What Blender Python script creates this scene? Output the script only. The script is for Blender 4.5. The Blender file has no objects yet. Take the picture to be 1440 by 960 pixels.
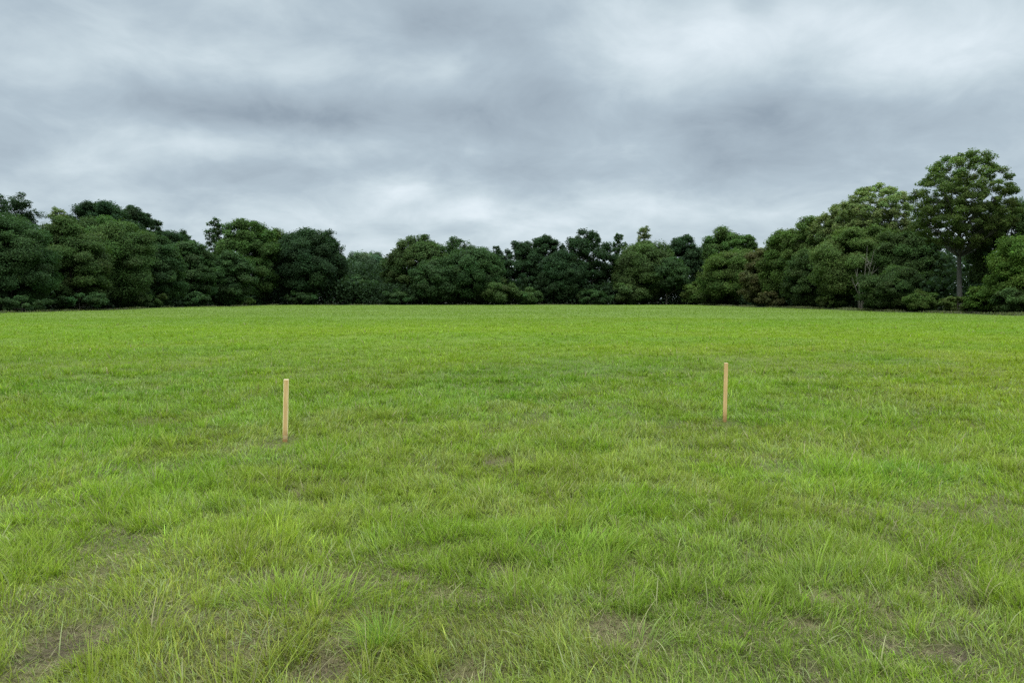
import bpy, math, random
import numpy as np

rng = np.random.default_rng(7)
random.seed(7)
scene = bpy.context.scene
COL = scene.collection
RAD = math.radians

# ---------------------------------------------------------------- helpers
def link(o, parent=None):
    COL.objects.link(o)
    if parent is not None:
        o.parent = parent
    return o

def empty(name, loc):
    o = bpy.data.objects.new(name, None)
    o.location = loc
    o.empty_display_size = 0.3
    return link(o)

def tag(o, label=None, cat=None, group=None, kind=None):
    if label: o['label'] = label
    if cat: o['category'] = cat
    if group: o['group'] = group
    if kind: o['kind'] = kind
    return o

def mesh_obj(name, verts, loops, starts, mats, parent=None, colors=None, smooth=False, midx=None):
    """verts (n,3); loops flat vertex indices; starts loop start of every face"""
    me = bpy.data.meshes.new(name)
    verts = np.ascontiguousarray(verts, np.float32)
    me.vertices.add(len(verts)); me.vertices.foreach_set('co', verts.ravel())
    me.loops.add(len(loops)); me.loops.foreach_set('vertex_index', np.ascontiguousarray(loops, np.int32))
    me.polygons.add(len(starts)); me.polygons.foreach_set('loop_start', np.ascontiguousarray(starts, np.int32))
    me.polygons.foreach_set('use_smooth', np.full(len(starts), smooth))
    if midx is not None:
        me.polygons.foreach_set('material_index', np.ascontiguousarray(midx, np.int32))
    if colors is not None:
        c = np.ones((len(verts), 4), np.float32); c[:, :3] = colors
        a = me.color_attributes.new('tint', 'FLOAT_COLOR', 'POINT')
        a.data.foreach_set('color', c.ravel())
    for m in (mats if isinstance(mats, (list, tuple)) else [mats]):
        me.materials.append(m)
    me.update(calc_edges=True)
    o = bpy.data.objects.new(name, me)
    return link(o, parent)

# ---- value noise
def _h(ix, iy, seed):
    n = (ix.astype(np.int64) * 374761393 + iy.astype(np.int64) * 668265263 + seed * 974634777) & 0xffffffff
    n = ((n ^ (n >> 13)) * 1274126177) & 0xffffffff
    n = (n ^ (n >> 16)) & 0xffff
    return n / 65535.0

def vn(x, y, seed=0):
    ix = np.floor(x); iy = np.floor(y)
    fx = x - ix; fy = y - iy
    fx = fx * fx * (3 - 2 * fx); fy = fy * fy * (3 - 2 * fy)
    a = _h(ix, iy, seed); b = _h(ix + 1, iy, seed); c = _h(ix, iy + 1, seed); d = _h(ix + 1, iy + 1, seed)
    return (a + (b - a) * fx) * (1 - fy) + (c + (d - c) * fx) * fy      # 0..1

def fbm(x, y, seed=0, octv=3):
    s = 0; amp = .5; tot = 0
    for k in range(octv):
        s = s + amp * vn(x * 2 ** k + 17.3 * k, y * 2 ** k - 9.1 * k, seed + k); tot += amp; amp *= .5
    return s / tot

def sstep(a, b, x):
    t = np.clip((x - a) / (b - a), 0, 1)
    return t * t * (3 - 2 * t)

# field outline: straight hedgerows left and right, far wood at the back
XL, XR, YB = -58.4, 46.6, 190.0

TREES = [
    ('tree', -68.4, 98.2, 16.34, 2.83, 'sparse', 'dark', 0.25, 'dark loose-leaved tree cut by the left edge of the photo'),
    ('tree', -73.39, 110.76, 17.39, 4.26, 'sparse', 'dark', 0.25, 'tall dark tree with airy gaps in its top, nearest the left edge'),
    ('tree', -74.47, 122.08, 16.59, 3.05, 'sparse', 'pale', 0.3, 'small pale thin-leaved treetop between two dark crowns at far left'),
    ('tree', -74.43, 134.24, 19.35, 4.91, 'round', 'dark', 0.3, 'dark domed tree rising highest above the left wood'),
    ('tree', -75.45, 148.54, 20.11, 3.71, 'round', 'dark', 0.3, 'dark tree sloping down from the domed tree on the left'),
    ('tree', -76.51, 157.28, 18.82, 2.57, 'round', 'dark', 0.3, 'small dark knob of a treetop right of the domed trees on the left'),
    ('tree', -76.59, 165.73, 16.77, 4.78, 'round', 'dark', 0.3, 'low dark treetop in the dip of the left wood'),
    ('tree', -77.58, 176.26, 18.23, 3.39, 'sparse', 'dark', 0.35, 'little dark treetop with gaps, in the dip left of the ragged slender tree'),
    ('tree', -77.51, 194.86, 22.76, 4.12, 'sparse', 'mid', 0.3, 'slender ragged treetop poking up in the left wood, sky showing through low down'),
    ('tree', -65.07, 96.37, 12.61, 4.82, 'layered', 'mid', 0.02, 'dense dark green tree hanging over the field at the far left'),
    ('tree', -65.58, 109.48, 13.59, 4.84, 'layered', 'olive', 0.02, 'olive green tree in front of the pale thin treetop at far left'),
    ('tree', -66.58, 122.45, 14.89, 6.12, 'layered', 'olive2', 0.02, 'broad rounded tree in front of the dark domed tree on the left'),
    ('tree', -65.66, 135.61, 13.75, 4.69, 'layered', 'mid', 0.02, 'mid green tree on the left sloping down into the dip'),
    ('tree', -65.7, 152.11, 13.5, 4.68, 'layered', 'mid', 0.03, 'soft dark green tree below the ragged slender treetop'),
    ('tree', -67.59, 189.91, 21.5, 6.57, 'round', 'mid2', 0.06, 'large rounded green tree near the left corner of the field'),
    ('tree', -68.63, 217.82, 21.95, 5.45, 'round', 'yel', 0.08, 'yellow-green tree joined to the right of the large rounded left tree'),
    ('tree', -63.26, 164.55, 12.28, 5.06, 'layered', 'mid', 0.02, 'lower green tree before the left corner with pale stems at its foot'),
    ('tree', -54.44, 198, 20.47, 8.38, 'round', 'dark', 0.1, 'very dark rounded tree at the left end of the far wood'),
    ('tree', -49.27, 200, 20.28, 5.58, 'sparse', 'dark', 0.15, 'dark tree with ragged right side beside the lowest gap in the skyline'),
    ('tree', -45.71, 232, 16.44, 7.58, 'round', 'hazy', 0.05, 'hazy pale green tree in the lowest gap of the far wood'),
    ('tree', -39.97, 236, 14.45, 4.54, 'round', 'hazy', 0.05, 'small hazy tree at the right of the skyline gap'),
    ('tree', -42.37, 201, 8.33, 5.03, 'layered', 'mid', 0.02, 'low green tree under the skyline gap'),
    ('tree', -25.6, 203, 18.83, 7.03, 'round', 'olive', 0.08, 'olive topped tree just right of the skyline gap'),
    ('tree', -15.74, 206, 18.89, 6.34, 'sparse', 'mid', 0.15, 'tree with lacy top right of the olive topped tree'),
    ('tree', -9.93, 196, 15.63, 6.78, 'round', 'mid', 0.05, 'rounded mid green tree left of the small lacy treetop'),
    ('tree', -18.93, 194, 12.35, 6.34, 'layered', 'mid', 0.03, 'leafy grey-green tree in front of the olive topped tree'),
    ('tree', -4.26, 212, 16.77, 3.67, 'sparse', 'dark', 0.3, 'small lacy treetop in the middle of the far wood'),
    ('tree', 2.51, 202, 17.02, 4.66, 'round', 'dark', 0.1, 'dark tree right of the small lacy treetop in the middle'),
    ('tree', 8.77, 204, 19.11, 4.71, 'round', 'dark', 0.1, 'dark upright tree left of the big domed tree in the middle'),
    ('tree', 19.77, 203, 20.95, 7.22, 'holes', 'dark', 0.12, 'big domed dark tree with flecks of sky, middle of the far wood'),
    ('tree', 13.19, 197, 14.39, 5.68, 'round', 'dark', 0.06, 'dark tree low in front of the big domed tree'),
    ('tree', 30.09, 210, 20.02, 3.63, 'sparse', 'mid', 0.2, 'slender see-through tree right of the big domed tree'),
    ('tree', 37.64, 212, 22.41, 3.87, 'sparse', 'pale', 0.25, 'pale tall feathery treetop right of the slender tree'),
    ('tree', 35.18, 199, 17.17, 7.27, 'round', 'olive', 0.06, 'rounded olive tree under the pale feathery treetop'),
    ('tree', 40.47, 194, 12.35, 4.85, 'round', 'mid', 0.3, 'tree with a bare pale stem left of the yellowish bush'),
    ('tree', 47.22, 206, 19.28, 4.75, 'round', 'dark', 0.1, 'dark low dome right of the feathery treetop'),
    ('tree', 61.66, 216.74, 22.46, 7.09, 'round', 'mid2', 0.1, 'green domed tree at the right end of the far wood'),
    ('tree', 62.69, 201.32, 18.88, 4.26, 'round', 'mid2', 0.15, 'sloping green shoulder of the dome at the right end of the far wood'),
    ('tree', 52.3, 175.29, 13.31, 7.08, 'layered', 'mid2', 0.02, 'leafy green tree in front of the green dome on the right'),
    ('tree', 52.79, 155.09, 12.11, 4.03, 'layered', 'brown', 0.02, 'slightly brownish tree among greener ones on the right'),
    ('tree', 59.72, 168.93, 15.46, 3.9, 'sparse', 'mid', 0.15, 'thin twiggy treetop behind the brownish tree'),
    ('tree', 53.71, 143.5, 15.0, 4.97, 'round', 'mid2', 0.02, 'green tree right of the brownish tree'),
    ('tree', 55.64, 135.67, 16.71, 5.48, 'holes', 'pale2', 0.3, 'airy olive tree halfway up the rising right wood'),
    ('tree', 57.57, 129.1, 18.3, 5.21, 'holes', 'pale', 0.38, 'pale open tree left of the tall pale treetop'),
    ('tree', 58.47, 120.04, 20.18, 6.0, 'great', 'pale', 0.42, 'tall pale treetop left of the great round tree'),
    ('tree', 53.7, 114.34, 12.71, 5.72, 'layered', 'pale2', 0.1, 'olive tree with pale bare limbs below the tall pale treetop'),
    ('tree', 51.41, 127.98, 9.91, 3.94, 'layered', 'mid', 0.02, 'low dark green tree at the field edge, left of the pale bare limbs'),
    ('tree', 57.16, 106.58, 12.36, 4.3, 'layered', 'mid', 0.05, 'dense tree filling in left of the great round tree'),
    ('tree', 51.26, 98.07, 6.1, 3.96, 'layered', 'mid', 0.02, 'low dark bushy tree between the pale limbs and the tall bare trunk'),
    ('tree', 54.37, 89.8, 19.38, 5.96, 'great', 'great', 0.37, 'great round-headed tree, the tallest, with a straight bare trunk'),
    ('tree', 61.53, 91.61, 13.62, 3.88, 'round', 'mid', 0.1, 'dark tree behind the great round tree at the right edge'),
    ('tree', 52.74, 75.84, 8.11, 3.5, 'layered', 'bright', 0.02, 'brighter green tree in front at the right edge'),
    ('tree', 51.14, 79.13, 3.27, 1.9, 'layered', 'bright', 0.02, 'low green bush of a tree right of the tall bare trunk'),
    ('shrub', -61.48, 92.85, 2.13, 3.21, 'shrub', 'mid', 0.0, 'low dark shrub at the far left beside bare soil'),
    ('shrub', -61.57, 105.54, 2.51, 3.86, 'shrub', 'mid', 0.0, 'spreading shrub at the foot of the olive left tree'),
    ('shrub', -61.77, 125.01, 2.56, 3.85, 'shrub', 'olive', 0.0, 'low olive shrub along the left field edge'),
    ('shrub', -61.97, 145.14, 2.99, 3.07, 'shrub', 'mid', 0.0, 'small round shrub below the dip of the left wood'),
    ('shrub', -61.99, 169.97, 1.93, 3.6, 'shrub', 'yel', 0.0, 'small light green shrub below the pale stems'),
    ('shrub', -54.34, 192, 3.81, 4.43, 'shrub', 'mid', 0.0, 'shrub at the foot of the very dark far tree'),
    ('shrub', -29.62, 193, 4.19, 4.83, 'shrub', 'mid', 0.0, 'dark green shrub right under the skyline gap'),
    ('shrub', -3.68, 192, 7.11, 4.8, 'shrub', 'olive', 0.0, 'olive bush at the foot of the far wood, middle'),
    ('shrub', 4.04, 191.5, 4.53, 4.05, 'shrub', 'olive2', 0.0, 'small green bush just right of the olive bush in the middle'),
    ('shrub', 21.18, 192, 4.17, 4.8, 'shrub', 'mid', 0.0, 'low bush below the big domed dark tree'),
    ('shrub', 30.45, 192.5, 5.65, 4.81, 'shrub', 'olive', 0.0, 'spreading bush below the slender see-through tree'),
    ('shrub', 46.45, 190, 5.96, 3.11, 'shrub', 'yel', 0.0, 'yellowish bush at the right corner of the far field edge'),
    ('shrub', 49.92, 182.76, 6.5, 4.22, 'shrub', 'olive', 0.0, 'leafy bush right of the yellowish corner bush'),
    ('shrub', 49.77, 142.13, 3.23, 3.01, 'shrub', 'brown', 0.0, 'brownish bush below the slightly brownish tree'),
    ('shrub', 49.78, 114.77, 2.26, 2.65, 'shrub', 'olive', 0.0, 'low bush below the pale bare limbs'),
    ('shrub', 49.76, 100.15, 3.13, 2.5, 'shrub', 'mid', 0.0, 'dark bush right of the pale bare limbs'),
    ('shrub', 49.77, 89.45, 2.63, 2.24, 'shrub', 'mid2', 0.0, 'rounded green bush left of the tall bare trunk'),
    ('shrub', 49.59, 82.28, 1.92, 1.9, 'shrub', 'olive', 0.0, 'small olive bush at the foot of the tall bare trunk'),
    ('shrub', 49.76, 73.59, 2.66, 2.12, 'shrub', 'mid', 0.0, 'dark leafy bush at the right edge of the photo'),
]
BARE = [
    (-2.05, 3.35, 0.15),
    (-2.07, 3.17, 0.09),
    (-1.30, 3.79, 0.09),
    (-0.67, 3.37, 0.14),
    (-0.79, 3.18, 0.12),
    (-0.21, 3.11, 0.12),
    (0.49, 3.46, 0.17),
    (0.18, 4.71, 0.12),
    (1.67, 3.86, 0.12),
    (1.96, 3.23, 0.10),
    (1.43, 3.54, 0.09),
    (-2.80, 5.12, 0.10),
    (-1.78, 6.09, 0.13),
    (-0.14, 7.17, 0.14),
    (-0.82, 3.09, 0.12),
    (-0.08, 4.30, 0.09),
    (2.39, 3.68, 0.09),
]


STAKES = [(-2.544, 8.214), (2.770, 9.558)]

def height(x, y):
    near = 1 - .55 * sstep(10, 40, np.hypot(x, y))
    h = .075 * (fbm(x / 1.15, y / 1.15, 3) - .5) + .05 * (vn(x / .38, y / .38, 5) - .5)
    for bx, by, br in BARE:
        h = h - .022 * np.exp(-((x - bx) ** 2 + (y - by) ** 2) / (br * br))
    for sx, sy in STAKES:
        h = h * (1 - np.exp(-((x - sx) ** 2 + (y - sy) ** 2) / .16))
    return h * near + .22 * (vn(x / 11., y / 11., 9) - .5) * sstep(9, 30, np.hypot(x, y))

def bare_mask(x, y):
    """0 lush .. 1 bare soil / thatch"""
    m = np.zeros_like(x)
    wob = (vn(x / .09, y / .09, 21) - .5) * .16 + (vn(x / .28, y / .28, 22) - .5) * .3
    for bx, by, br in BARE:
        d = np.hypot((x - bx) / (br * 1.25), (y - by) / br) + wob * 2.2
        m = np.maximum(m, 1 - sstep(.55, 1.25, d))
    n = fbm(x / .30, y / .30, 31) * .7 + fbm(x / 1.6, y / 1.6, 35) * .3
    fall = 1 - .75 * sstep(5, 14, y)
    m = np.maximum(m, (.40 + .30 * (1 - sstep(3.6, 5.5, y))) * fall * sstep(.585, .72, n + .10 * (vn(x / .1, y / .1, 33) - .5)))
    return m

def lush(x, y):
    return fbm(x / .8, y / .8, 41) * .65 + fbm(x / 3.6, y / 3.6, 43) * .35

# sRGB-free, linear albedos
GREEN = np.array([.168, .272, .030])
YGREEN = np.array([.238, .306, .031])
BGREEN = np.array([.130, .248, .042])
OLIVE = np.array([.235, .250, .060])
STRAW = np.array([.42, .37, .19])
PALEG = np.array([.30, .36, .13])

def lerp(a, b, t):
    t = np.asarray(t)[..., None]
    return a * (1 - t) + b * t

def grass_tone(x, y):
    """large patches of yellow-green, blue-green and olive over the field"""
    c = np.broadcast_to(GREEN, x.shape + (3,)).copy()
    a = fbm(x / 2.4, y / 2.4 * .8, 51)
    b = fbm(x / 14., y / 9., 53)
    d = fbm(x / 1.1, y / 1.1, 55)
    calm = sstep(16, 40, y)
    a = a * (1 - calm) + b * calm
    c = lerp(c, YGREEN, sstep(.40, .70, .5 * a + .5 * b) * .9 * (1 - .62 * calm))
    c = lerp(c, BGREEN, sstep(.50, .72, fbm(x / 3.2 + 40, y / 3.2, 57)) * .5 * (1 - .7 * calm))
    c = lerp(c, OLIVE, sstep(.48, .72, d) * .55 * (1 - .6 * sstep(7, 18, y)))
    # worn foreground: browner towards the viewer
    c = lerp(c, OLIVE, .34 * (1 - sstep(3.2, 7.5, y)))
    c = c * (1 + .14 * (1 - sstep(5, 11, y)))[..., None] * np.array([1.04, 1., .94])
    # brighter yellow-green belt across the left and centre, muted far part
    belt = np.exp(-((y - 27) / 11.) ** 2) * (1 - sstep(-2, 14, x) * .7)
    c = lerp(c, YGREEN * 1.04, .22 * belt)
    mot = 1 - .62 * sstep(6, 14, y)
    c = c * (.98 + .44 * mot * (fbm(x / 2.1 + 7, y / 1.7, 59) - .5))[..., None]
    c = c * (1.03 + .13 * np.exp(-((y - 42) / 20.) ** 2) - .10 * np.exp(-((y - 15) / 7.) ** 2))[..., None]
    far = sstep(28, 90, y)
    c = lerp(c, np.array([.176, .250, .041]), .8 * far)
    return c

# ---------------------------------------------------------------- materials
def new_mat(name):
    m = bpy.data.materials.new(name); m.use_nodes = True
    nt = m.node_tree; nt.nodes.clear()
    out = nt.nodes.new('ShaderNodeOutputMaterial')
    return m, nt, out

def leaf_material(name, transl, rough=.55, spec=.25, tr_gain=(1.1, 1.25, .6)):
    m, nt, out = new_mat(name)
    N, L = nt.nodes.new, nt.links.new
    at = N('ShaderNodeAttribute'); at.attribute_name = 'tint'
    p = N('ShaderNodeBsdfPrincipled'); p.inputs['Roughness'].default_value = rough
    p.inputs['Specular IOR Level'].default_value = spec
    tr = N('ShaderNodeBsdfTranslucent')
    mul = N('ShaderNodeMix'); mul.data_type = 'RGBA'; mul.blend_type = 'MULTIPLY'; mul.inputs[0].default_value = 1
    mul.inputs[7].default_value = (*tr_gain, 1)
    L(at.outputs['Color'], p.inputs['Base Color']); L(at.outputs['Color'], mul.inputs[6]); L(mul.outputs[2], tr.inputs['Color'])
    mx = N('ShaderNodeMixShader'); mx.inputs[0].default_value = transl
    L(p.outputs[0], mx.inputs[1]); L(tr.outputs[0], mx.inputs[2]); L(mx.outputs[0], out.inputs[0])
    return m

M_GRASS = leaf_material('grass_blades', .42, .55, .18)
M_LEAF = leaf_material('tree_leaves', .28, .7, .08)

def ground_material():
    m, nt, out = new_mat('field_soil_and_thatch')
    N, L = nt.nodes.new, nt.links.new
    at = N('ShaderNodeAttribute'); at.attribute_name = 'tint'
    geo = N('ShaderNodeNewGeometry')
    n1 = N('ShaderNodeTexNoise'); n1.inputs['Scale'].default_value = 38; n1.inputs['Detail'].default_value = 5; n1.inputs['Roughness'].default_value = .7
    n2 = N('ShaderNodeTexNoise'); n2.inputs['Scale'].default_value = 3.1; n2.inputs['Detail'].default_value = 6
    # fibrous thatch: noise stretched and distorted
    n3 = N('ShaderNodeTexNoise'); n3.inputs['Scale'].default_value = 120; n3.inputs['Detail'].default_value = 3; n3.inputs['Distortion'].default_value = 2.5
    for n in (n1, n2, n3): L(geo.outputs['Position'], n.inputs['Vector'])
    r1 = N('ShaderNodeMapRange'); r1.inputs[1].default_value = .3; r1.inputs[2].default_value = .7; r1.inputs[3].default_value = .45; r1.inputs[4].default_value = 1.5
    L(n1.outputs[0], r1.inputs[0])
    r2 = N('ShaderNodeMapRange'); r2.inputs[1].default_value = .3; r2.inputs[2].default_value = .7; r2.inputs[3].default_value = .8; r2.inputs[4].default_value = 1.2
    L(n2.outputs[0], r2.inputs[0])
    mm = N('ShaderNodeMath'); mm.operation = 'MULTIPLY'; L(r1.outputs[0], mm.inputs[0]); L(r2.outputs[0], mm.inputs[1])
    mul = N('ShaderNodeVectorMath'); mul.operation = 'SCALE'; L(at.outputs['Color'], mul.inputs[0]); L(mm.outputs[0], mul.inputs['Scale'])
    p = N('ShaderNodeBsdfPrincipled'); p.inputs['Roughness'].default_value = .9; p.inputs['Specular IOR Level'].default_value = .1
    L(mul.outputs[0], p.inputs['Base Color'])
    ad = N('ShaderNodeMath'); ad.operation = 'ADD'; L(n1.outputs[0], ad.inputs[0]); L(n3.outputs[0], ad.inputs[1])
    bp = N('ShaderNodeBump'); bp.inputs['Strength'].default_value = .8; bp.inputs['Distance'].default_value = .02
    L(ad.outputs[0], bp.inputs['Height']); L(bp.outputs[0], p.inputs['Normal'])
    L(p.outputs[0], out.inputs[0])
    return m
M_GROUND = ground_material()

def bark_material():
    m, nt, out = new_mat('bark')
    N, L = nt.nodes.new, nt.links.new
    at = N('ShaderNodeAttribute'); at.attribute_name = 'tint'
    geo = N('ShaderNodeNewGeometry')
    mp = N('ShaderNodeMapping'); mp.inputs['Scale'].default_value = (9, 9, 1.6); L(geo.outputs['Position'], mp.inputs[0])
    n = N('ShaderNodeTexNoise'); n.inputs['Scale'].default_value = 1.5; n.inputs['Detail'].default_value = 6; L(mp.outputs[0], n.inputs['Vector'])
    r = N('ShaderNodeMapRange'); r.inputs[1].default_value = .3; r.inputs[2].default_value = .7; r.inputs[3].default_value = .55; r.inputs[4].default_value = 1.35
    L(n.outputs[0], r.inputs[0])
    s = N('ShaderNodeVectorMath'); s.operation = 'SCALE'; L(at.outputs['Color'], s.inputs[0]); L(r.outputs[0], s.inputs['Scale'])
    p = N('ShaderNodeBsdfPrincipled'); p.inputs['Roughness'].default_value = .9; L(s.outputs[0], p.inputs['Base Color'])
    bp = N('ShaderNodeBump'); bp.inputs['Distance'].default_value = .05; L(n.outputs[0], bp.inputs['Height']); L(bp.outputs[0], p.inputs['Normal'])
    L(p.outputs[0], out.inputs[0])
    return m
M_BARK = bark_material()

def wood_material(name, base, dark, seed):
    m, nt, out = new_mat(name)
    N, L = nt.nodes.new, nt.links.new
    tc = N('ShaderNodeTexCoord')
    mp = N('ShaderNodeMapping'); mp.inputs['Scale'].default_value = (60, 60, 2.2); mp.inputs['Location'].default_value = (seed, seed * .7, seed * .3)
    L(tc.outputs['Object'], mp.inputs[0])
    n = N('ShaderNodeTexNoise'); n.inputs['Scale'].default_value = 2.2; n.inputs['Detail'].default_value = 5; n.inputs['Distortion'].default_value = .8
    L(mp.outputs[0], n.inputs['Vector'])
    cr = N('ShaderNodeValToRGB'); cr.color_ramp.elements[0].position = .3; cr.color_ramp.elements[1].position = .68
    cr.color_ramp.elements[0].color = (*dark, 1); cr.color_ramp.elements[1].color = (*base, 1)
    L(n.outputs[0], cr.inputs[0])
    # damp, dirty foot
    sp = N('ShaderNodeSeparateXYZ'); L(tc.outputs['Object'], sp.inputs[0])
    n2 = N('ShaderNodeTexNoise'); n2.inputs['Scale'].default_value = 30; L(tc.outputs['Object'], n2.inputs['Vector'])
    ma = N('ShaderNodeMath'); ma.operation = 'MULTIPLY_ADD'; ma.inputs[1].default_value = .12; L(n2.outputs[0], ma.inputs[0]); 
    sb = N('ShaderNodeMath'); sb.operation = 'MULTIPLY'; sb.inputs[1].default_value = -1; L(sp.outputs[2], sb.inputs[0]); L(sb.outputs[0], ma.inputs[2])
    rg = N('ShaderNodeMapRange'); rg.interpolation_type = 'SMOOTHSTEP'; rg.inputs[1].default_value = -.12; rg.inputs[2].default_value = .04; rg.inputs[3].default_value = 0; rg.inputs[4].default_value = .75
    L(ma.outputs[0], rg.inputs[0])
    mx = N('ShaderNodeMix'); mx.data_type = 'RGBA'; L(rg.outputs[0], mx.inputs[0]); L(cr.outputs[0], mx.inputs[6]); mx.inputs[7].default_value = (.24, .12, .04, 1)
    p = N('ShaderNodeBsdfPrincipled'); p.inputs['Roughness'].default_value = .75; p.inputs['Specular IOR Level'].default_value = .25
    L(mx.outputs[2], p.inputs['Base Color'])
    bp = N('ShaderNodeBump'); bp.inputs['Strength'].default_value = .3; bp.inputs['Distance'].default_value = .002; L(n.outputs[0], bp.inputs['Height']); L(bp.outputs[0], p.inputs['Normal'])
    L(p.outputs[0], out.inputs[0])
    return m

# ---------------------------------------------------------------- ground
def build_ground():
    g = 8 * 1.085 ** np.arange(1, 62); g = g[g < 1200]
    xs = np.concatenate([-g[::-1], np.linspace(-8, 8, 300), g])
    gy = 14 * 1.06 ** np.arange(1, 84); gy = gy[gy < 1800]
    ys = np.concatenate([-(8 * 1.25 ** np.arange(0, 20))[::-1], np.linspace(-6, 1.5, 20), np.linspace(1.6, 14, 250), gy])
    nx, ny = len(xs), len(ys)
    X, Y = np.meshgrid(xs, ys)
    x, y = X.ravel(), Y.ravel()
    z = height(x, y)
    v = np.stack([x, y, z], 1)
    b = bare_mask(x, y)
    soil = np.array([.120, .092, .055]); thatch = np.array([.180, .150, .070])
    under = lerp(thatch, soil, sstep(.45, .8, fbm(x / .3, y / .3, 61)))
    gt = grass_tone(x, y)
    cover = sstep(5, 32, y) * .9
    c = lerp(gt * .25 + under * .45, gt * .62, cover)
    c = lerp(c, under, b * (1 - cover))
    # field edges: dark brown-green line, then forest floor
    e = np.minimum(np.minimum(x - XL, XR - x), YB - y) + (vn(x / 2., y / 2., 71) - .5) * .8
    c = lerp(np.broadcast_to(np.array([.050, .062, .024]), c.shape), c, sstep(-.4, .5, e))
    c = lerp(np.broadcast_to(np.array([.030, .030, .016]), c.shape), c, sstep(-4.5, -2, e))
    j, i = np.meshgrid(np.arange(ny - 1), np.arange(nx - 1), indexing='ij')
    a = (j * nx + i).ravel()
    loops = np.stack([a, a + 1, a + nx + 1, a + nx], 1).ravel()
    starts = np.arange(len(a)) * 4
    o = mesh_obj('ground', v, loops, starts, M_GROUND, colors=c, smooth=True)
    tag(o, kind='structure')

# ---------------------------------------------------------------- grass blades
def blade_geo(P, az, L, w, th0, curl, colr, tipc, seg, twist=None):
    """P (n,3) roots, az heading, L length, w width, th0 lean from the vertical, curl added lean at the tip"""
    n = len(P)
    rows = []
    pos = P.copy()
    hx, hy = np.cos(az), np.sin(az)
    wa = az + np.pi / 2 if twist is None else az + np.pi / 2 + twist
    wx, wy = np.cos(wa), np.sin(wa)
    V = np.empty((n, 2 * seg + 1, 3), np.float32); C = np.empty((n, 2 * seg + 1, 3), np.float32)
    for k in range(seg + 1):
        t = k / seg
        if k == seg:
            V[:, 2 * seg] = pos; C[:, 2 * seg] = tipc
        else:
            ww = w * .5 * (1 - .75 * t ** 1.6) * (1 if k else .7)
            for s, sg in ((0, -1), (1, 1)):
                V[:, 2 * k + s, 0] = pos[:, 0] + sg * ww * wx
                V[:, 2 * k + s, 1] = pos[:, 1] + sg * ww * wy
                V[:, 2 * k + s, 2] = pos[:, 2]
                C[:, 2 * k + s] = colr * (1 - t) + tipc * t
            th = th0 + curl * (t + .5 / seg)
            d = L / seg
            pos = pos + np.stack([hx * np.sin(th) * d, hy * np.sin(th) * d, np.cos(th) * d], 1)
    per = 2 * seg + 1
    pat = []; st = []
    for k in range(seg - 1):
        st.append(len(pat)); pat += [2 * k, 2 * k + 1, 2 * k + 3, 2 * k + 2]
    st.append(len(pat)); pat += [2 * seg - 2, 2 * seg - 1, 2 * seg]
    pat = np.array(pat); st = np.array(st)
    loops = (np.arange(n)[:, None] * per + pat[None]).ravel()
    starts = (np.arange(n)[:, None] * len(pat) + st[None]).ravel()
    return V.reshape(-1, 3), loops, starts, C.reshape(-1, 3)

class Soup:
    def __init__(s): s.v = []; s.l = []; s.s = []; s.c = []; s.nv = 0; s.nl = 0
    def add(s, g):
        v, l, st, c = g
        s.v.append(v); s.l.append(l + s.nv); s.s.append(st + s.nl); s.c.append(c)
        s.nv += len(v); s.nl += len(l)
    def build(s, name, mat, parent=None):
        return mesh_obj(name, np.concatenate(s.v), np.concatenate(s.l), np.concatenate(s.s), mat, parent, np.concatenate(s.c))


def in_field(x, y):
    e = np.minimum(np.minimum(x - XL, XR - x), YB - y) + (vn(x / 2., y / 2., 71) - .5) * .8
    return e > .3

def sample_y(n, y0, y1, p, mx=.76, add=1.3):
    """positions with density ~ y**-p over the wedge the view can see"""
    ys = np.linspace(y0, y1, 4000)
    pdf = ys ** (-p) * (2 * mx * ys + 2 * add)
    cdf = np.cumsum(pdf); cdf /= cdf[-1]
    y = np.interp(rng.random(n), cdf, ys)
    x = (rng.random(n) * 2 - 1) * (mx * y + add)
    return x, y

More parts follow.
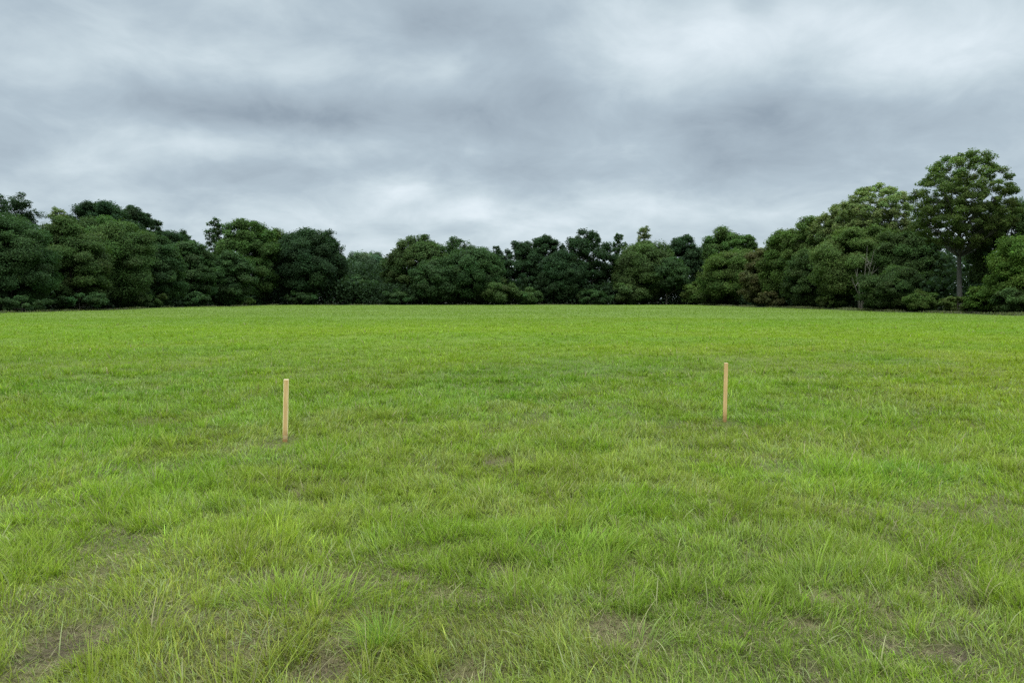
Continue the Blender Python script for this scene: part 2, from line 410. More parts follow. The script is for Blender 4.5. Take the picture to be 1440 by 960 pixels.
def carpet(n, y0, y1, p, seg, wfac, soup, lscale=1.0):
    x, y = sample_y(n, y0, y1, p)
    lu = lush(x, y); b = bare_mask(x, y)
    keep = in_field(x, y) & (rng.random(n) > b * .70) & (rng.random(n) < .55 + .9 * sstep(.3, .55, lu))
    x, y, lu, b = x[keep], y[keep], lu[keep], b[keep]; n = len(x)
    z = height(x, y) - .004
    # heading: a flow that changes over half a metre, plus scatter
    flow = fbm(x / .7, y / .7, 81) * 12.5 + fbm(x / 5, y / 5, 83) * 6
    az = flow + rng.normal(0, .85, n)
    tuft = sstep(.45, .70, lu * .6 + .4 * vn(x / .22, y / .22, 45))
    L = (.044 + .066 * tuft + .03 * rng.random(n)) * (1 - .08 * (1 - sstep(4.5, 9, y))) * rng.lognormal(0, .28, n) * lscale * (1 - .35 * b)
    th0 = np.abs(rng.normal(.28, .26, n)); curl = rng.normal(.75, .45, n)
    w = np.maximum(.0043, wfac * y) * rng.uniform(.6, 1.35, n)
    fin = (1 - .86 * sstep(10, 36, y))[:, None]
    c = grass_tone(x, y) * np.exp(rng.normal(0, .27, (n, 1)) * fin) * (1 + rng.normal(0, .06, (n, 3)) * fin)
    # dead and straw coloured blades lying flatter, more of them on worn ground
    pd = (.05 + .50 * b + .16 * (1 - sstep(3, 7.5, y))) * (1 - .97 * sstep(8, 22, y))
    dead = rng.random(n) < pd
    dc = STRAW * rng.uniform(.35, .95, (n, 1))
    c[dead] = lerp(dc[dead], c[dead], rng.random(dead.sum()) * .45)
    th0[dead] = rng.uniform(.7, 1.45, dead.sum()); curl[dead] = rng.normal(.25, .5, dead.sum())
    az[dead] = rng.uniform(0, 6.283, dead.sum()); L[dead] *= 1.05
    pal = (~dead) & (rng.random(n) < .17 * (1 - .95 * sstep(8, 24, y)))
    c[pal] = PALEG * rng.uniform(.75, 1.15, (pal.sum(), 1))
    # short turf around the foot of each stake
    for sx, sy in STAKES:
        L = np.where((np.hypot((x - sx) / .2, (y - sy + .2) / .38) < 1), L * .34, L)
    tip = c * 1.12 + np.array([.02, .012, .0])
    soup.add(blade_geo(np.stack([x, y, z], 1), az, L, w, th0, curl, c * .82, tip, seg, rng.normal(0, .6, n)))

def tufts(n, y0, y1, p, per, soup, wfac, seg, size=1.0):
    x, y = sample_y(n, y0, y1, p)
    b = bare_mask(x, y); lu = lush(x, y)
    k = in_field(x, y) & (b < .45) & (rng.random(n) < sstep(.35, .62, lu) + .12)
    for sx, sy in STAKES:
        k &= np.hypot((x - sx) / .24, (y - sy + .2) / .5) > 1
    x, y = x[k], y[k]; n = len(x)
    s = rng.lognormal(-.06, .42, n) * size
    tone = grass_tone(x, y) * rng.lognormal(0, .13, (n, 1))
    tone = lerp(tone, YGREEN, rng.random(n) ** 3 * .8)
    idx = np.repeat(np.arange(n), per); m = len(idx)
    r = np.abs(rng.normal(0, .035, m)) * s[idx]; a = rng.uniform(0, 6.283, m)
    px = x[idx] + np.cos(a) * r; py = y[idx] + np.sin(a) * r
    wind = rng.uniform(0, 6.283, n)[idx]
    az = a + rng.normal(0, .45, m)
    L = (.074 + .062 * rng.random(m)) * s[idx]
    th0 = np.clip(.12 + r / (.06 * s[idx]) * .45 + rng.normal(0, .13, m), 0, 1.2)
    curl = rng.normal(.65, .35, m)
    w = np.maximum(.0044, wfac * py) * rng.uniform(.6, 1.3, m)
    c = tone[idx] * rng.lognormal(0, .16, (m, 1))
    d = rng.random(m) < .09
    c[d] = STRAW * rng.uniform(.5, 1, (d.sum(), 1))
    P = np.stack([px, py, height(px, py) - .004], 1)
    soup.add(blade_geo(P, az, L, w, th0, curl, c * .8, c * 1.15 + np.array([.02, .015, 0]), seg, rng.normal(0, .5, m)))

def single_blades(n, soup):
    """the odd long broad blade standing out of the turf"""
    x, y = sample_y(n, 2.6, 9, 1.8)
    z = height(x, y)
    c = lerp(np.broadcast_to(PALEG, (n, 3)), np.broadcast_to(STRAW, (n, 3)), rng.random(n) * .7) * rng.uniform(.8, 1.15, (n, 1))
    soup.add(blade_geo(np.stack([x, y, z], 1), rng.uniform(0, 6.283, n), rng.uniform(.1, .2, n), rng.uniform(.005, .0085, n),
                       rng.uniform(.1, .8, n), rng.normal(.9, .4, n), c * .85, c * 1.05, 5, rng.normal(0, .5, n)))

def litter(n, soup):
    """dead straw lying flat between the living blades, thick on the worn patches"""
    x, y = sample_y(n, 2.35, 9, 1.6)
    b = bare_mask(x, y)
    k = in_field(x, y) & (rng.random(n) < .35 + .75 * b)
    x, y, b = x[k], y[k], b[k]; n = len(x)
    c = lerp(np.broadcast_to(STRAW * .8, (n, 3)), np.broadcast_to(np.array([.15, .105, .05]), (n, 3)), rng.random(n) ** .8) * rng.lognormal(-.1, .3, (n, 1))
    g = rng.random(n) < .4
    c[g] = c[g] * .4 + GREEN * .6
    z = height(x, y) + rng.uniform(0, .018, n)
    soup.add(blade_geo(np.stack([x, y, z], 1), rng.uniform(0, 6.283, n), rng.uniform(.03, .10, n), rng.uniform(.0024, .005, n),
                       rng.uniform(1.0, 1.6, n), rng.normal(.1, .5, n), c * .9, c, 3, rng.normal(0, .6, n)))

def build_grass():
    q = DENS
    s = Soup()
    carpet(int(235000 * q), 2.35, 6.2, 1.5, 4, .0010, s)
    carpet(int(260000 * q), 6.0, 14.5, 1.6, 3, .0010, s)
    carpet(int(430000 * q), 14, 60, 1.75, 2, .00082, s, 1.0)
    carpet(int(260000 * q), 30, 189, 1.85, 2, .0010, s, 1.0)
    tufts(int(2900 * q), 2.4, 7, 1.3, 44, s, .0010, 4, .95)
    tufts(int(3800 * q), 6.8, 16, 1.5, 26, s, .0011, 3, .95)
    tufts(int(9000 * q), 15, 48, 1.6, 8, s, .0012, 2, 1.0)
    litter(90000, s)
    single_blades(420, s)
    o = s.build('grass', M_GRASS)
    tag(o, 'short uneven green grass covering the whole field', 'grass', kind='stuff')

# a few tufts one can point at
def big_tuft(x, y, label, n, L0, L1, spread, w0, w1, cols, lean=(0, 0), curl=(.6, .3), th=.75, oval=1.0):
    root = empty('grass_tuft', (x, y, float(height(np.array([x]), np.array([y]))[0])))
    tag(root, label, 'grass tuft')
    r = np.sqrt(rng.random(n)) * spread; a = rng.uniform(0, 6.283, n)
    px = np.cos(a) * r * oval; py = np.sin(a) * r
    dx = np.cos(a) * r / spread * th + lean[0] + rng.normal(0, .2, n)
    dy = np.sin(a) * r / spread * th + lean[1] + rng.normal(0, .12, n)
    az = np.arctan2(dy, dx); th0 = np.clip(np.hypot(dx, dy), 0, 1.35)
    L = rng.uniform(L0, L1, n); w = rng.uniform(w0, w1, n)
    ca, cb = cols
    c = lerp(np.broadcast_to(np.array(ca), (n, 3)), np.broadcast_to(np.array(cb), (n, 3)), rng.random(n)) * rng.lognormal(0, .15, (n, 1))
    d = rng.random(n) < .06
    c[d] = STRAW * rng.uniform(.6, 1, (d.sum(), 1))
    gz = height(px + x, py + y) - root.location.z - .006
    s = Soup()
    s.add(blade_geo(np.stack([px, py, gz], 1), az, L, w, th0, rng.normal(curl[0], curl[1], n), c * .8, c * 1.15 + np.array([.015, .015, 0]), 5, rng.normal(0, .5, n)))
    s.build('blades', M_GRASS, root)

def build_big_tufts():
    big_tuft(-.605, 3.34, 'fine fountain-like green tuft at the bottom edge between two bare patches', 230, .09, .27, .05, .0026, .0042, ((.14, .26, .03), (.23, .32, .04)), lean=(-.18, .12), curl=(.7, .4), th=.7)
    big_tuft(-1.15, 3.86, 'wide yellow-green tuft at lower left with taller pale blades on top', 480, .07, .20, .26, .0028, .0055, ((.20, .30, .03), (.27, .35, .05)), lean=(-.02, .1), curl=(.8, .4), th=.55, oval=1.5)
    big_tuft(-1.16, 3.32, 'small rosette of broad pale blades at the lower left edge', 17, .08, .19, .04, .004, .0075, ((.24, .31, .10), (.31, .34, .15)), lean=(.12, .0), curl=(1.2, .5), th=.8)
    big_tuft(.335, 4.62, 'broad dense green mound of grass in the middle foreground', 700, .09, .21, .28, .003, .005, ((.16, .29, .028), (.24, .34, .035)), lean=(.02, .08), curl=(.75, .4), th=.6, oval=1.45)
    big_tuft(.625, 3.36, 'upright pale yellow-green blades beside the largest bare patch, lower right of centre', 42, .10, .27, .09, .0035, .0065, ((.22, .31, .06), (.30, .36, .12)), lean=(.15, .05), curl=(.8, .5), th=.35)
    big_tuft(3.40, 6.55, 'lush darker green clump of grass right of and nearer than the right stake', 700, .09, .19, .36, .004, .007, ((.12, .24, .027), (.18, .29, .03)), lean=(0, .05), curl=(.75, .4), th=.6, oval=1.6)

# ---------------------------------------------------------------- stakes
def build_stake(base, top, wx, wy, rz, label, seed, mats):
    """square sawn stake, point driven into the turf"""
    bx, by = base; tx, tz = top
    z0 = float(height(np.array([bx]), np.array([by]))[0])
    hgt = tz - z0
    lean = math.atan2(tx - bx, hgt)
    import bmesh
    bm = bmesh.new()
    a, b = wx / 2, wy / 2
    rings = []
    for z, s, ox in ((-.22, .05, -.3), (-.13, .5, -.2), (.035, .97, -.02), (.075, 1.0, 0), (hgt * .5, 1.0, 0), (hgt, 1.0, 0)):
        rings.append([bm.verts.new((sx * a * s + ox * a * (1 - s), sy * b * s, z)) for sx, sy in ((-1, -1), (1, -1), (1, 1), (-1, 1))])
    for k in range(len(rings) - 1):
        for i in range(4):
            bm.faces.new((rings[k][i], rings[k][(i + 1) % 4], rings[k + 1][(i + 1) % 4], rings[k + 1][i]))
    bm.faces.new(rings[0][::-1])
    topf = bm.faces.new(rings[-1])
    bm.normal_update()
    edges = [e for e in bm.edges if len(e.link_faces) == 2 and e.calc_face_angle(0) > .7 and min(v.co.z for v in e.verts) > -.1]
    bmesh.ops.bevel(bm, geom=edges, offset=.0065 if seed == 1 else .004, segments=2, affect='EDGES', profile=.6)
    bm.normal_update()
    for fc in bm.faces:
        if fc.calc_area() < .004 * hgt and abs(fc.normal.z) < .5: fc.material_index = 2
        if fc.normal.z > .9 and fc.calc_center_median().z > hgt - .01: fc.material_index = 1
        elif fc.normal.x < -.9: fc.material_index = 2
        elif fc.normal.x > .6 and fc.calc_area() < .01: fc.material_index = 2
    me = bpy.data.meshes.new('wooden_stake'); bm.to_mesh(me); bm.free()
    for m in mats: me.materials.append(m)
    o = bpy.data.objects.new('wooden_stake', me); link(o)
    o.location = (bx, by, z0)
    o.rotation_euler = (0, lean, rz)
    tag(o, label, 'stake', 'wooden stakes marking out the field')

def build_stakes():
    side = wood_material('sawn_pine_face', (.74, .50, .22), (.52, .32, .125), 1.3)
    end = wood_material('sawn_pine_end', (.66, .52, .34), (.45, .32, .18), 4.1)
    lit_edge = wood_material('sawn_pine_lit_edge', (.90, .74, .42), (.80, .61, .31), 2.2)  # lit edges put into the colour: paler pine on chamfers and left face
    build_stake(STAKES[0], (-2.519, .705), .055, .045, RAD(12), 'light pine stake with a slanted foot, the left and wider of the two', 1, [side, end, lit_edge])
    build_stake(STAKES[1], (2.776, .772), .046, .04, RAD(-6), 'slim light pine stake leaning slightly right, the right and farther of the two', 2, [side, end, side])

# ---------------------------------------------------------------- trees
COLS = {
    'dark': (.031, .060, .022), 'mid': (.046, .085, .027), 'mid2': (.060, .108, .026), 'olive': (.064, .101, .028),
    'olive2': (.062, .108, .029), 'yel': (.085, .136, .029), 'pale': (.130, .170, .060), 'pale2': (.084, .128, .036), 'brown': (.080, .094, .038),
    'hazy': (.078, .122, .062), 'bright': (.066, .128, .023), 'great': (.072, .116, .031),  # hazy: distance haze painted into the leaf colour
}

def tube(pts, rad, sides=7):
    pts = np.asarray(pts, float); n = len(pts)
    V = []
    for i in range(n):
        d = pts[min(i + 1, n - 1)] - pts[max(i - 1, 0)]
        d = d / (np.linalg.norm(d) + 1e-9)
        u = np.cross(d, [0.31, 0.95, 0.02]); u /= np.linalg.norm(u) + 1e-9
        w = np.cross(d, u)
        a = np.arange(sides) / sides * 2 * np.pi
        V.append(pts[i] + rad[i] * (np.cos(a)[:, None] * u + np.sin(a)[:, None] * w))
    V = np.concatenate(V)
    loops = []; starts = []
    for i in range(n - 1):
        for k in range(sides):
            starts.append(len(loops))
            loops += [i * sides + k, i * sides + (k + 1) % sides, (i + 1) * sides + (k + 1) % sides, (i + 1) * sides + k]
    return V, np.array(loops), np.array(starts)

def leaves(ctr, nrm, size, colr, r, asp=1.6):
    """one rhombic leaf spray per centre"""
    n = len(ctr)
    nrm = nrm / (np.linalg.norm(nrm, axis=1, keepdims=True) + 1e-9)
    t = r.normal(size=(n, 3)); t -= nrm * (t * nrm).sum(1, keepdims=True); t /= np.linalg.norm(t, axis=1, keepdims=True) + 1e-9
    b = np.cross(nrm, t)
    L = size[:, None] * .5 * asp ** .5; W = size[:, None] * .5 / asp ** .5
    k = r.uniform(-.25, .25, (n, 1))
    v = np.stack([ctr - t * L, ctr - b * W + t * L * k + nrm * W * .3, ctr + t * L, ctr + b * W + t * L * k + nrm * W * .3], 1).reshape(-1, 3)
    loops = np.arange(4 * n); starts = np.arange(n) * 4
    return v, loops, starts, np.repeat(colr, 4, 0)

def unit(r, n):
    d = r.normal(size=(n, 3)); return d / np.linalg.norm(d, axis=1, keepdims=True)

def make_tree(kind, X, Y, H, R, style, col, cb, label, seed):
    r = np.random.default_rng(seed * 31 + 5)
    base_z = float(height(np.array([X]), np.array([Y]))[0])
    root = empty('tree' if kind == 'tree' else 'shrub', (X, Y, base_z))
    tag(root, label, kind)
    base = np.array(COLS[col])
    if X > 45 and Y < 185: base = base * ((1.03, 1.03, .9) if col.startswith('pale') else (1.12, 1.02, .86))      # the right-hand wood is warmer and more olive
    zb = H * cb
    hc = H - zb
    P = dict(round=(105, .40, .195, .78, 7, .54), layered=(110, .38, .20, .66, 7, .54), sparse=(110, .15, .16, .8, 5, .50), holes=(150, .30, .16, .8, 5, .48),
             great=(330, .30, .105, .75, 5, .50), shrub=(26, .3, .36, .7, 8, .42))[style]
    nl, rmin, lr, flat, nsub, subr = P
    # lobe centres inside a crown envelope that is widest around 45 % of its height
    c = []
    tries = 0
    if style != 'shrub' and style != 'great': R = R * (1.22 if style in ('round', 'layered') else 1.25 if style == 'sparse' else 1.15 if style == 'holes' else 1.08)
    nshell = int(nl * .55); gold = r.uniform(0, 6.28)
    ax = r.uniform(.86, 1.14); ay = r.uniform(.85, 1.1)
    if style == 'great': ax = ay = 1.0
    lobr0 = lr * min(R, hc * .62)
    while len(c) < nl and tries < 9000:
        tries += 1
        d = unit(r, 1)[0]
        shell = style in ('great', 'holes', 'round') and len(c) < nshell and tries < 3000
        if shell:       # an even outer layer keeps the dome neat
            q = (tries % nshell + .5) / nshell
            zq = 1 - 2 * q; aq = gold + 2.39996 * (tries % nshell)
            d = np.array([math.cos(aq) * math.sqrt(1 - zq * zq), math.sin(aq) * math.sqrt(1 - zq * zq), zq]) + r.normal(0, .09, 3)
            d /= np.linalg.norm(d)
        if style == 'great':
            rr = r.uniform(.90, 1.04) if shell else r.uniform(.1, .9) ** .5
            p = d * (R - lobr0 * .8) * rr
            p[2] = zb + hc * .47 + d[2] * rr * ((hc * .53 - lobr0 * .5) if d[2] > 0 else hc * .43)
            if d[2] < 0: p[:2] *= 1 + .12 * -d[2]
        elif style == 'sparse':
            # narrow at the top: lobes strung out along rising boughs
            tz = r.random() ** .75
            wid = min(1., (1.02 - tz) ** .5 * 1.25) * (.7 + .3 * tz)
            rr = r.uniform(.05, 1) ** .7
            p = np.array([d[0] * R * .85 * rr * wid, d[1] * R * .85 * rr * wid, zb + (hc - lobr0) * tz])
        else:
            rr = r.uniform(.86, 1.06) if shell else r.uniform(rmin, 1) ** .6
            vz = hc * .5 - lobr0 * flat * .8
            px, py = d[0] * (R - lobr0 * .75) * rr * ax, d[1] * (R - lobr0 * .75) * rr * ay
            pz = zb + hc * .5 + d[2] * vz * rr
            if style in ('layered', 'shrub', 'round') and d[2] < 0:      # full skirts rather than a ball
                px *= 1.0 + .28 * -d[2]; py *= 1.0 + .28 * -d[2]
                pz = zb + hc * .5 + d[2] * vz
            p = np.array([px, py, max(pz, .3)])
        lo = lobr0 * r.uniform(.72, 1.3)
        if any(np.linalg.norm((p - q) * (1, 1, 1.3)) < (lo + lq) * .5 for q, lq in c) and tries < 5000 : continue
        c.append((p, lo))
    # settle the crown so that its highest leaves reach the measured height
    top = max(p[2] + lo * flat * 1.02 for p, lo in c)
    kz = (H - zb - lobr0 * flat) / (top - zb - lobr0 * flat)
    for p, lo in c: p[2] = zb + (p[2] - zb) * kz
    px = Y * 1.35 / 1000.
    size0 = max(.14, px * (1.25 if style in ('sparse', 'great', 'holes') else 1.15))
    lv = []; nv = []; cv = []; sv = []
    dens = dict(round=1.2, layered=1.25, sparse=.62, holes=1.2, great=.88, shrub=2.2)[style] * TREE_DENS
    for p, lo in c:
        tint = base * r.lognormal(0, .11) * (1 + r.normal(0, .04, 3))
        # paler young leaves on top, crown shade painted into the lower ones
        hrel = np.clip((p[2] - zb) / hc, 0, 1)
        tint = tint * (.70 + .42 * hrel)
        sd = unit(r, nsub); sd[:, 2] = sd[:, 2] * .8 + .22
        subs = p + sd * lo * .62 * np.array([1, 1, flat])
        subs = np.concatenate([subs, p[None]])
        for s_ in subs:
            sr = lo * subr * r.uniform(.75, 1.3) * (1.15 if style in ('round', 'layered', 'shrub') else 1)
            k = int(dens * 4 * np.pi * sr * sr * flat / (size0 * size0)) + 3
            d = unit(r, k); rad = r.uniform(.35, 1.08, k) ** .55
            q = s_ + d * (sr * rad)[:, None] * np.array([1, 1, flat])
            # ragged: push some leaves out along drooping sprays
            st = r.random(k) < .42
            q[st] += d[st] * (sr * r.uniform(.1, .55, st.sum()))[:, None] * np.array([1, 1, .7])
            lv.append(q); cd = q - np.array([0, 0, zb + hc * .4]); cd /= np.linalg.norm(cd, axis=1, keepdims=True) + 1e-6
            nv.append(d * .4 + cd * .5 + np.array([0, 0, .5]) + r.normal(0, .5, (k, 3)))
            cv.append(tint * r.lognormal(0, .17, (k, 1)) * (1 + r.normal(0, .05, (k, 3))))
            sv.append(size0 * r.lognormal(-.05, .28, k))
    lv = np.concatenate(lv); nv = np.concatenate(nv); cv = np.concatenate(cv); sv = np.concatenate(sv)
    ok = lv[:, 2] > .03
    ok &= lv[:, 2] < H + .25
    lv, nv, cv, sv = lv[ok], nv[ok], cv[ok], sv[ok]
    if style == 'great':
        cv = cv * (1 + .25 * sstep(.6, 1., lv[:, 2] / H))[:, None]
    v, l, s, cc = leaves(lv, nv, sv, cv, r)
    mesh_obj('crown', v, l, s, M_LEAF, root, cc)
    # trunk with limbs
    bark = np.array([.070, .058, .042])
    if style in ('sparse',) and col in ('pale', 'olive'): bark = np.array([.17, .155, .12])
    limbs = kind == 'tree' and ('pale bare limbs below' in label or 'pale stems' in label)
    if limbs: bark = np.array([.16, .148, .112])
    if 'bare pale stem' in label: bark = np.array([.13, .12, .09])
    if style == 'great': bark = np.array([.062, .060, .045])
    S = []
    r0 = (.017 * H + .05) if kind == 'tree' else .05
    if style == 'great': r0 = .33
    topz = zb + hc * (.72 if style != 'great' else .55)
    topz = max(topz, H * .45)
    pts = [np.array([0, 0, -.2])]; k = 7
    wob = r.normal(0, .02 * H, 2)
    for i in range(1, k + 1):
        t = i / k
        pts.append(np.array([wob[0] * math.sin(t * 2.6), wob[1] * math.sin(t * 2.2), topz * t]))
    rad = [r0 * 1.35] + [r0 * (1 - .78 * (i / k) ** 1.1) for i in range(1, k + 1)]
    parts = [tube(pts, rad, 9)]
    nlimb = dict(great=90, sparse=30, holes=30, round=9, layered=8, shrub=6)[style]
    order = r.permutation(len(c))[:nlimb]
    if limbs:
        for sx in ((-1.6, -.4, 5.6), (1.1, -1.2, 7.2), (.3, -2.0, 8.4), (-2.6, -1.5, 4.2), (-.4, -1.4, 9.0)):
            f = H / 12.5 if 'pale bare limbs' in label else H / 14.
            e = np.array(sx) * f; e[1] -= R * .92; e[0] -= 2.4
            a0 = np.array([(e[0] + 2.4) * .12 - 2.4, -R * .8, .0]); mid = a0 * .5 + e * .5 + np.array([(e[0] + 2.4) * -.12, -.1, .35])
            parts.append(tube([a0, a0 * .75 + mid * .25, mid, e * .6 + mid * .4, e], [.10 * f, .085 * f, .065 * f, .045 * f, .022 * f], 6))
            for u in range(2):
                m2 = mid + (e - mid) * r.uniform(.1, .6); e2 = m2 + np.array([r.normal(0, .9), r.normal(-.1, .3), r.uniform(.5, 1.6)]) * f
                parts.append(tube([m2, (m2 + e2) / 2 + r.normal(0, .08, 3), e2], [.055 * f, .04 * f, .02 * f], 5))
    for j in order:
        p, lo = c[j]
        tz = np.clip(p[2] - np.hypot(p[0], p[1]) * r.uniform(.55, 1.0), topz * .22 if style != 'great' else zb * .93, topz * .98)
        t = tz / topz
        s0 = np.array([wob[0] * math.sin(t * 2.6), wob[1] * math.sin(t * 2.2), tz])
        d = p - s0
        m1 = s0 + d * .33 + np.array([0, 0, -.04 * np.linalg.norm(d)]) + r.normal(0, .03 * np.linalg.norm(d), 3)
        m2 = s0 + d * .68 + r.normal(0, .04 * np.linalg.norm(d), 3)
        rr = r0 * (1 - .78 * t) * r.uniform(.38, .6)
        parts.append(tube([s0, m1, m2, p], [rr, rr * .75, rr * .5, rr * .22], 6))
        if style in ('great', 'sparse', 'holes'):
            for u in range(3):
                e2 = p + unit(r, 1)[0] * lo * np.array([1, 1, flat])
                parts.append(tube([m2, (m2 + e2) / 2 + r.normal(0, .05 * lo, 3), e2], [rr * .34, rr * .24, rr * .1], 4))
    nv_ = nl_ = 0; VV = []; LL = []; SS = []
    for v, l, s in parts:
        VV.append(v); LL.append(l + nv_); SS.append(s + nl_); nv_ += len(v); nl_ += len(l)
    VV = np.concatenate(VV)
    mesh_obj('trunk' if kind == 'tree' else 'stems', VV, np.concatenate(LL), np.concatenate(SS), M_BARK, root, np.broadcast_to(bark, VV.shape), smooth=True)

# dim interior of the wood behind the trees one can tell apart
def build_wood():
    r = np.random.default_rng(99)
    lv = []; n0 = 0
    def band(n, x0, x1, y0, y1, h0, h1):
        x = r.uniform(x0, x1, n); y = r.uniform(y0, y1, n)
        top = h0 + (h1 - h0) * fbm(x / 9., y / 9., 91)
        z = top * r.random(n) ** .8
        k = (np.abs(x - 53) > 3.2) | (np.abs(y - 87) > 6)      # open ground round the tall bare trunk
        lv.append(np.stack([x, y, z], 1)[k])
    band(40000, -96, -71, 66, 236, 6, 13)
    band(40000, -72, 70, 208, 226, 9, 15)
    band(40000, 57, 84, 66, 225, 5, 12)
    band(46000, -80, 66, 193, 209, 4.5, 7)
    band(14000, -72, -64, 66, 206, 3, 5)
    band(16000, 51.5, 58, 66, 206, 2.5, 5)
    lv = np.concatenate(lv); n = len(lv)
    clump = lv + r.normal(0, .25, (n, 3)); clump[:, 2] = np.maximum(clump[:, 2], .1)
    c = np.array([.030, .054, .022]) * r.lognormal(0, .25, (n, 1))
    v, l, s, cc = leaves(clump, r.normal(size=(n, 3)) + np.array([0, 0, .8]), r.uniform(.35, .75, n), c, r, 1.3)
    o = mesh_obj('woodland', v, l, s, M_LEAF, None, cc)
    tag(o, 'dark mass of leaves deep in the wood behind the front trees', 'woodland', kind='stuff')

# pale rough grass at the foot of the wood
def build_rough_grass():
    s = Soup(); n = 30000
    side = rng.random(n)
    x = np.where(side < .62, XR + rng.uniform(.6, 3.2, n), np.where(side < .85, XL - rng.uniform(.2, 2.2, n), rng.uniform(XL, XR, n)))
    y = np.where(side < .62, 58 + rng.random(n) ** 1.4 * 132, np.where(side < .85, 68 + rng.random(n) ** 1.3 * 122, YB + rng.uniform(.2, 2., n)))
    m = vn(x / 3.1, y / 3.1, 95)
    k = rng.random(n) < sstep(.25, .7, m)
    x, y, m = x[k], y[k], m[k]; n = len(x)
    c = lerp(np.broadcast_to(np.array([.085, .115, .035]), (n, 3)), np.broadcast_to(np.array([.165, .155, .075]), (n, 3)), rng.random(n)) * rng.lognormal(0, .2, (n, 1))
    L = rng.uniform(.12, .36, n) * (.6 + .8 * m)
    s.add(blade_geo(np.stack([x, y, height(x, y) - .01], 1), rng.uniform(0, 6.283, n), L, np.maximum(.02, .0012 * y) * rng.uniform(.6, 1.2, n), np.abs(rng.normal(.2, .15, n)), rng.normal(.5, .3, n), c * .75, c * 1.1, 2))
    o = s.build('rough_grass', M_GRASS)
    tag(o, 'taller pale rough grass along the foot of the trees', 'grass', kind='stuff')

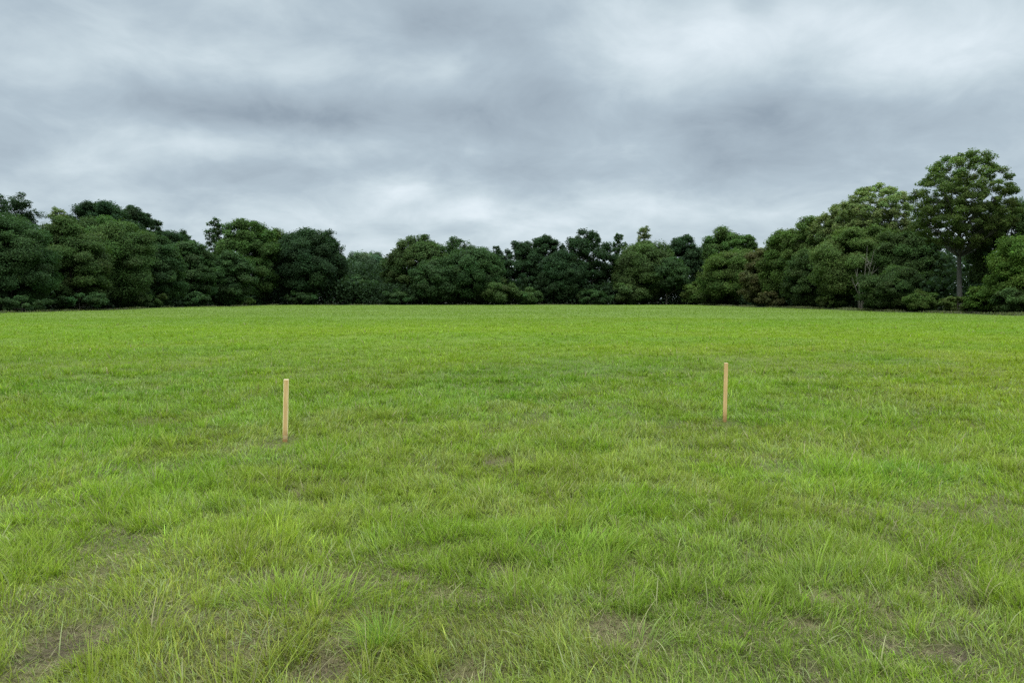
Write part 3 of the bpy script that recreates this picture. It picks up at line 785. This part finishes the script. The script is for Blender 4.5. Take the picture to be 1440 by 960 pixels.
# ---------------------------------------------------------------- sky and light
def build_sky(sun_elev, sun_rot):
    w = bpy.data.worlds.new('World'); scene.world = w; w.use_nodes = True
    nt = w.node_tree; nt.nodes.clear(); N, L = nt.nodes.new, nt.links.new
    def math_(op, a, b=None, c=None):
        n = N('ShaderNodeMath'); n.operation = op
        for i, q in enumerate((a, b, c)):
            if q is None: continue
            if isinstance(q, (int, float)): n.inputs[i].default_value = q
            else: L(q, n.inputs[i])
        return n.outputs[0]
    def rng_(v, a, b, c, d, smooth=True):
        n = N('ShaderNodeMapRange'); n.interpolation_type = 'SMOOTHSTEP' if smooth else 'LINEAR'
        L(v, n.inputs[0])
        for i, q in enumerate((a, b, c, d)): n.inputs[i + 1].default_value = q
        return n.outputs[0]
    tc = N('ShaderNodeTexCoord')
    sep = N('ShaderNodeSeparateXYZ'); L(tc.outputs['Generated'], sep.inputs[0])
    dx, dy, dz = sep.outputs
    # cloud deck seen as a plane high overhead (stratus layers thin out towards the horizon)
    zz = math_('ADD', math_('MAXIMUM', dz, 0.0), .33)
    cu = math_('DIVIDE', dx, zz); cv = math_('DIVIDE', dy, zz)
    cmb = N('ShaderNodeCombineXYZ'); L(cu, cmb.inputs[0]); L(cv, cmb.inputs[1]); cmb.inputs[2].default_value = 3.7
    def noise(vec, scale, detail, rough, dist=0., loc=(0, 0, 0), scl=(1, 1, 1)):
        mp = N('ShaderNodeMapping'); mp.inputs['Location'].default_value = loc; mp.inputs['Scale'].default_value = scl; L(vec, mp.inputs[0])
        n = N('ShaderNodeTexNoise'); n.inputs['Scale'].default_value = scale; n.inputs['Detail'].default_value = detail; n.inputs['Roughness'].default_value = rough; n.inputs['Distortion'].default_value = dist
        L(mp.outputs[0], n.inputs['Vector']); return n
    n1 = noise(cmb.outputs[0], .9, 3, .5, .5, (2.1, .3, 0), (.9, 1.0, 1))
    n2 = noise(cmb.outputs[0], 2.4, 4, .5, .9, (5.2, 1.3, 0), (.85, 1.05, 1))
    # the large light and dark banks of this sky, by azimuth (east of north) and elevation
    ys = math_('MAXIMUM', dy, .02)
    u = math_('DIVIDE', dx, ys); v = math_('DIVIDE', dz, ys)
    n3 = noise(cmb.outputs[0], 4.4, 7, .58, .35, (1.2, 7.3, 0), (1.0, 1.0, 1))
    warp = noise(cmb.outputs[0], 1.9, 5, .55, 0., (9, 4, 0))
    wv = N('ShaderNodeVectorMath'); wv.operation = 'MULTIPLY_ADD'
    L(warp.outputs['Color'], wv.inputs[0]); wv.inputs[1].default_value = (.22, .085, 0)
    uv = N('ShaderNodeCombineXYZ'); L(math_('ADD', u, -.11), uv.inputs[0]); L(math_('ADD', v, -.0425), uv.inputs[1])
    L(uv.outputs[0], wv.inputs[2])
    acc = None
    for px, py, sx, sy, a in CLOUDS:
        uu, vv = (px - 720) / 1040., (420 - py) / 1040.
        m = N('ShaderNodeVectorMath'); m.operation = 'MULTIPLY_ADD'; L(wv.outputs[0], m.inputs[0])
        kx, ky = 1040. / sx, 1040. / sy
        m.inputs[1].default_value = (kx, ky, 0); m.inputs[2].default_value = (-uu * kx, -vv * ky, 0)
        d = N('ShaderNodeVectorMath'); d.operation = 'DOT_PRODUCT'; L(m.outputs[0], d.inputs[0]); L(m.outputs[0], d.inputs[1])
        e = math_('POWER', 2.0, math_('MULTIPLY', d.outputs['Value'], -.75))
        acc = math_('MULTIPLY', e, a) if acc is None else math_('MULTIPLY_ADD', e, a, acc)
    acc = math_('MULTIPLY', acc, rng_(dy, .05, .5, 0, 1))
    val = math_('ADD', acc, rng_(n1.outputs[0], .25, .75, -.17, .17, False))
    val = math_('ADD', val, rng_(n2.outputs[0], .25, .75, -.15, .15, False))
    val = math_('ADD', val, rng_(n3.outputs[0], .25, .75, -.26, .26, False))
    val = math_('ADD', val, rng_(dz, .0, .2, .12, .0))
    val = math_('MULTIPLY_ADD', val, .77, .45)
    ramp = N('ShaderNodeValToRGB'); L(val, ramp.inputs[0])
    cr = ramp.color_ramp
    stops = [(0.0, (150, 165, 178)), (.12, (163, 178, 190)), (.39, (181, 197, 208)), (.62, (203, 218, 226)), (.89, (229, 241, 248)), (1.0, (238, 247, 252))]
    def lin(c): return tuple(((q / 255 + .055) / 1.055) ** 2.4 for q in c) + (1,)
    cr.elements[0].position, cr.elements[0].color = stops[0][0], lin(stops[0][1])
    cr.elements[1].position, cr.elements[1].color = stops[-1][0], lin(stops[-1][1])
    for p, c in stops[1:-1]:
        e = cr.elements.new(p); e.color = lin(c)
    # overcast skies are far brighter overhead than near the horizon
    gain = rng_(dz, .40, .88, 1.0, ZENITH)
    sc = N('ShaderNodeVectorMath'); sc.operation = 'SCALE'; L(ramp.outputs[0], sc.inputs[0]); L(gain, sc.inputs['Scale'])
    bg1 = N('ShaderNodeBackground'); bg1.inputs[1].default_value = 1.0; L(sc.outputs[0], bg1.inputs[0])
    sky = N('ShaderNodeTexSky'); sky.sky_type = 'NISHITA'; sky.sun_disc = False
    sky.sun_elevation = sun_elev; sky.sun_rotation = sun_rot
    bg2 = N('ShaderNodeBackground'); bg2.inputs[1].default_value = .10; L(sky.outputs[0], bg2.inputs[0])
    mx = N('ShaderNodeMixShader'); mx.inputs[0].default_value = .06      # a trace of clear sky through the cloud
    L(bg1.outputs[0], mx.inputs[1]); L(bg2.outputs[0], mx.inputs[2])
    out = N('ShaderNodeOutputWorld'); L(mx.outputs[0], out.inputs[0])
    w.cycles.sampling_method = 'MANUAL'; w.cycles.sample_map_resolution = 512

CLOUDS = [
    (230, 92, 150, 34, .30), (120, 20, 170, 36, .16), (312, 204, 52, 15, .42), (200, 190, 100, 15, .16), (115, 236, 50, 14, .25),
    (640, 122, 70, 24, .22), (470, 112, 80, 20, .18), (555, 263, 42, 13, .42), (655, 304, 70, 13, .38), (520, 212, 70, 10, .20),
    (1000, 48, 130, 40, .40), (875, 105, 70, 42, .38), (1290, 92, 110, 28, .36), (1180, 20, 260, 40, .22), (850, 289, 180, 11, .22),
    (560, 55, 120, 44, -.20), (775, 62, 100, 48, -.36), (430, 152, 240, 28, -.28), (140, 140, 170, 24, -.16), (470, 178, 150, 16, -.20),
    (1080, 178, 130, 32, -.20), (1270, 168, 180, 20, -.20), (900, 235, 270, 22, -.18), (300, 246, 160, 14, -.14), (1050, 14, 26, 26, -.32),
]
ZENITH = 6.2
DENS = 1.0
TREE_DENS = 1.0

SUN_EL, SUN_AZ = RAD(58), RAD(200)      # azimuth clockwise from north (+Y): high, behind and a little left of the viewer
build_sky(SUN_EL, SUN_AZ)
ld = bpy.data.lights.new('sun', 'SUN'); ld.energy = 1.5; ld.angle = RAD(40); ld.color = (1.0, .96, .90)
lo_ = bpy.data.objects.new('sun', ld); link(lo_)
from mathutils import Vector
sd = Vector((math.sin(SUN_AZ) * math.cos(SUN_EL), math.cos(SUN_AZ) * math.cos(SUN_EL), math.sin(SUN_EL)))
lo_.rotation_euler = sd.to_track_quat('Z', 'Y').to_euler()
lo_.location = (-10, -20, 40)

build_ground()
build_grass()
build_big_tufts()
build_stakes()
build_rough_grass()
build_wood()
for i, (kind, X, Y, H, R, style, col, cb, label) in enumerate(TREES):
    make_tree(kind, X, Y, H, R, style, col, cb, label, i)

# ---------------------------------------------------------------- camera
cam = bpy.data.cameras.new('camera'); co = bpy.data.objects.new('camera', cam); link(co)
cam.sensor_width = 36; cam.lens = 26.0; cam.clip_start = .05; cam.clip_end = 5000
co.location = (0, 0, 1.6)
co.rotation_euler = (RAD(90) - math.atan(60 / 1040.), 0, 0)
scene.camera = co

scene.view_settings.view_transform = 'Standard'
scene.view_settings.look = 'None'
scene.view_settings.exposure = 0
cy = scene.cycles
cy.use_denoising = False
cy.max_bounces = 5; cy.diffuse_bounces = 4; cy.glossy_bounces = 2; cy.transmission_bounces = 3
cy.caustics_reflective = False; cy.caustics_refractive = False
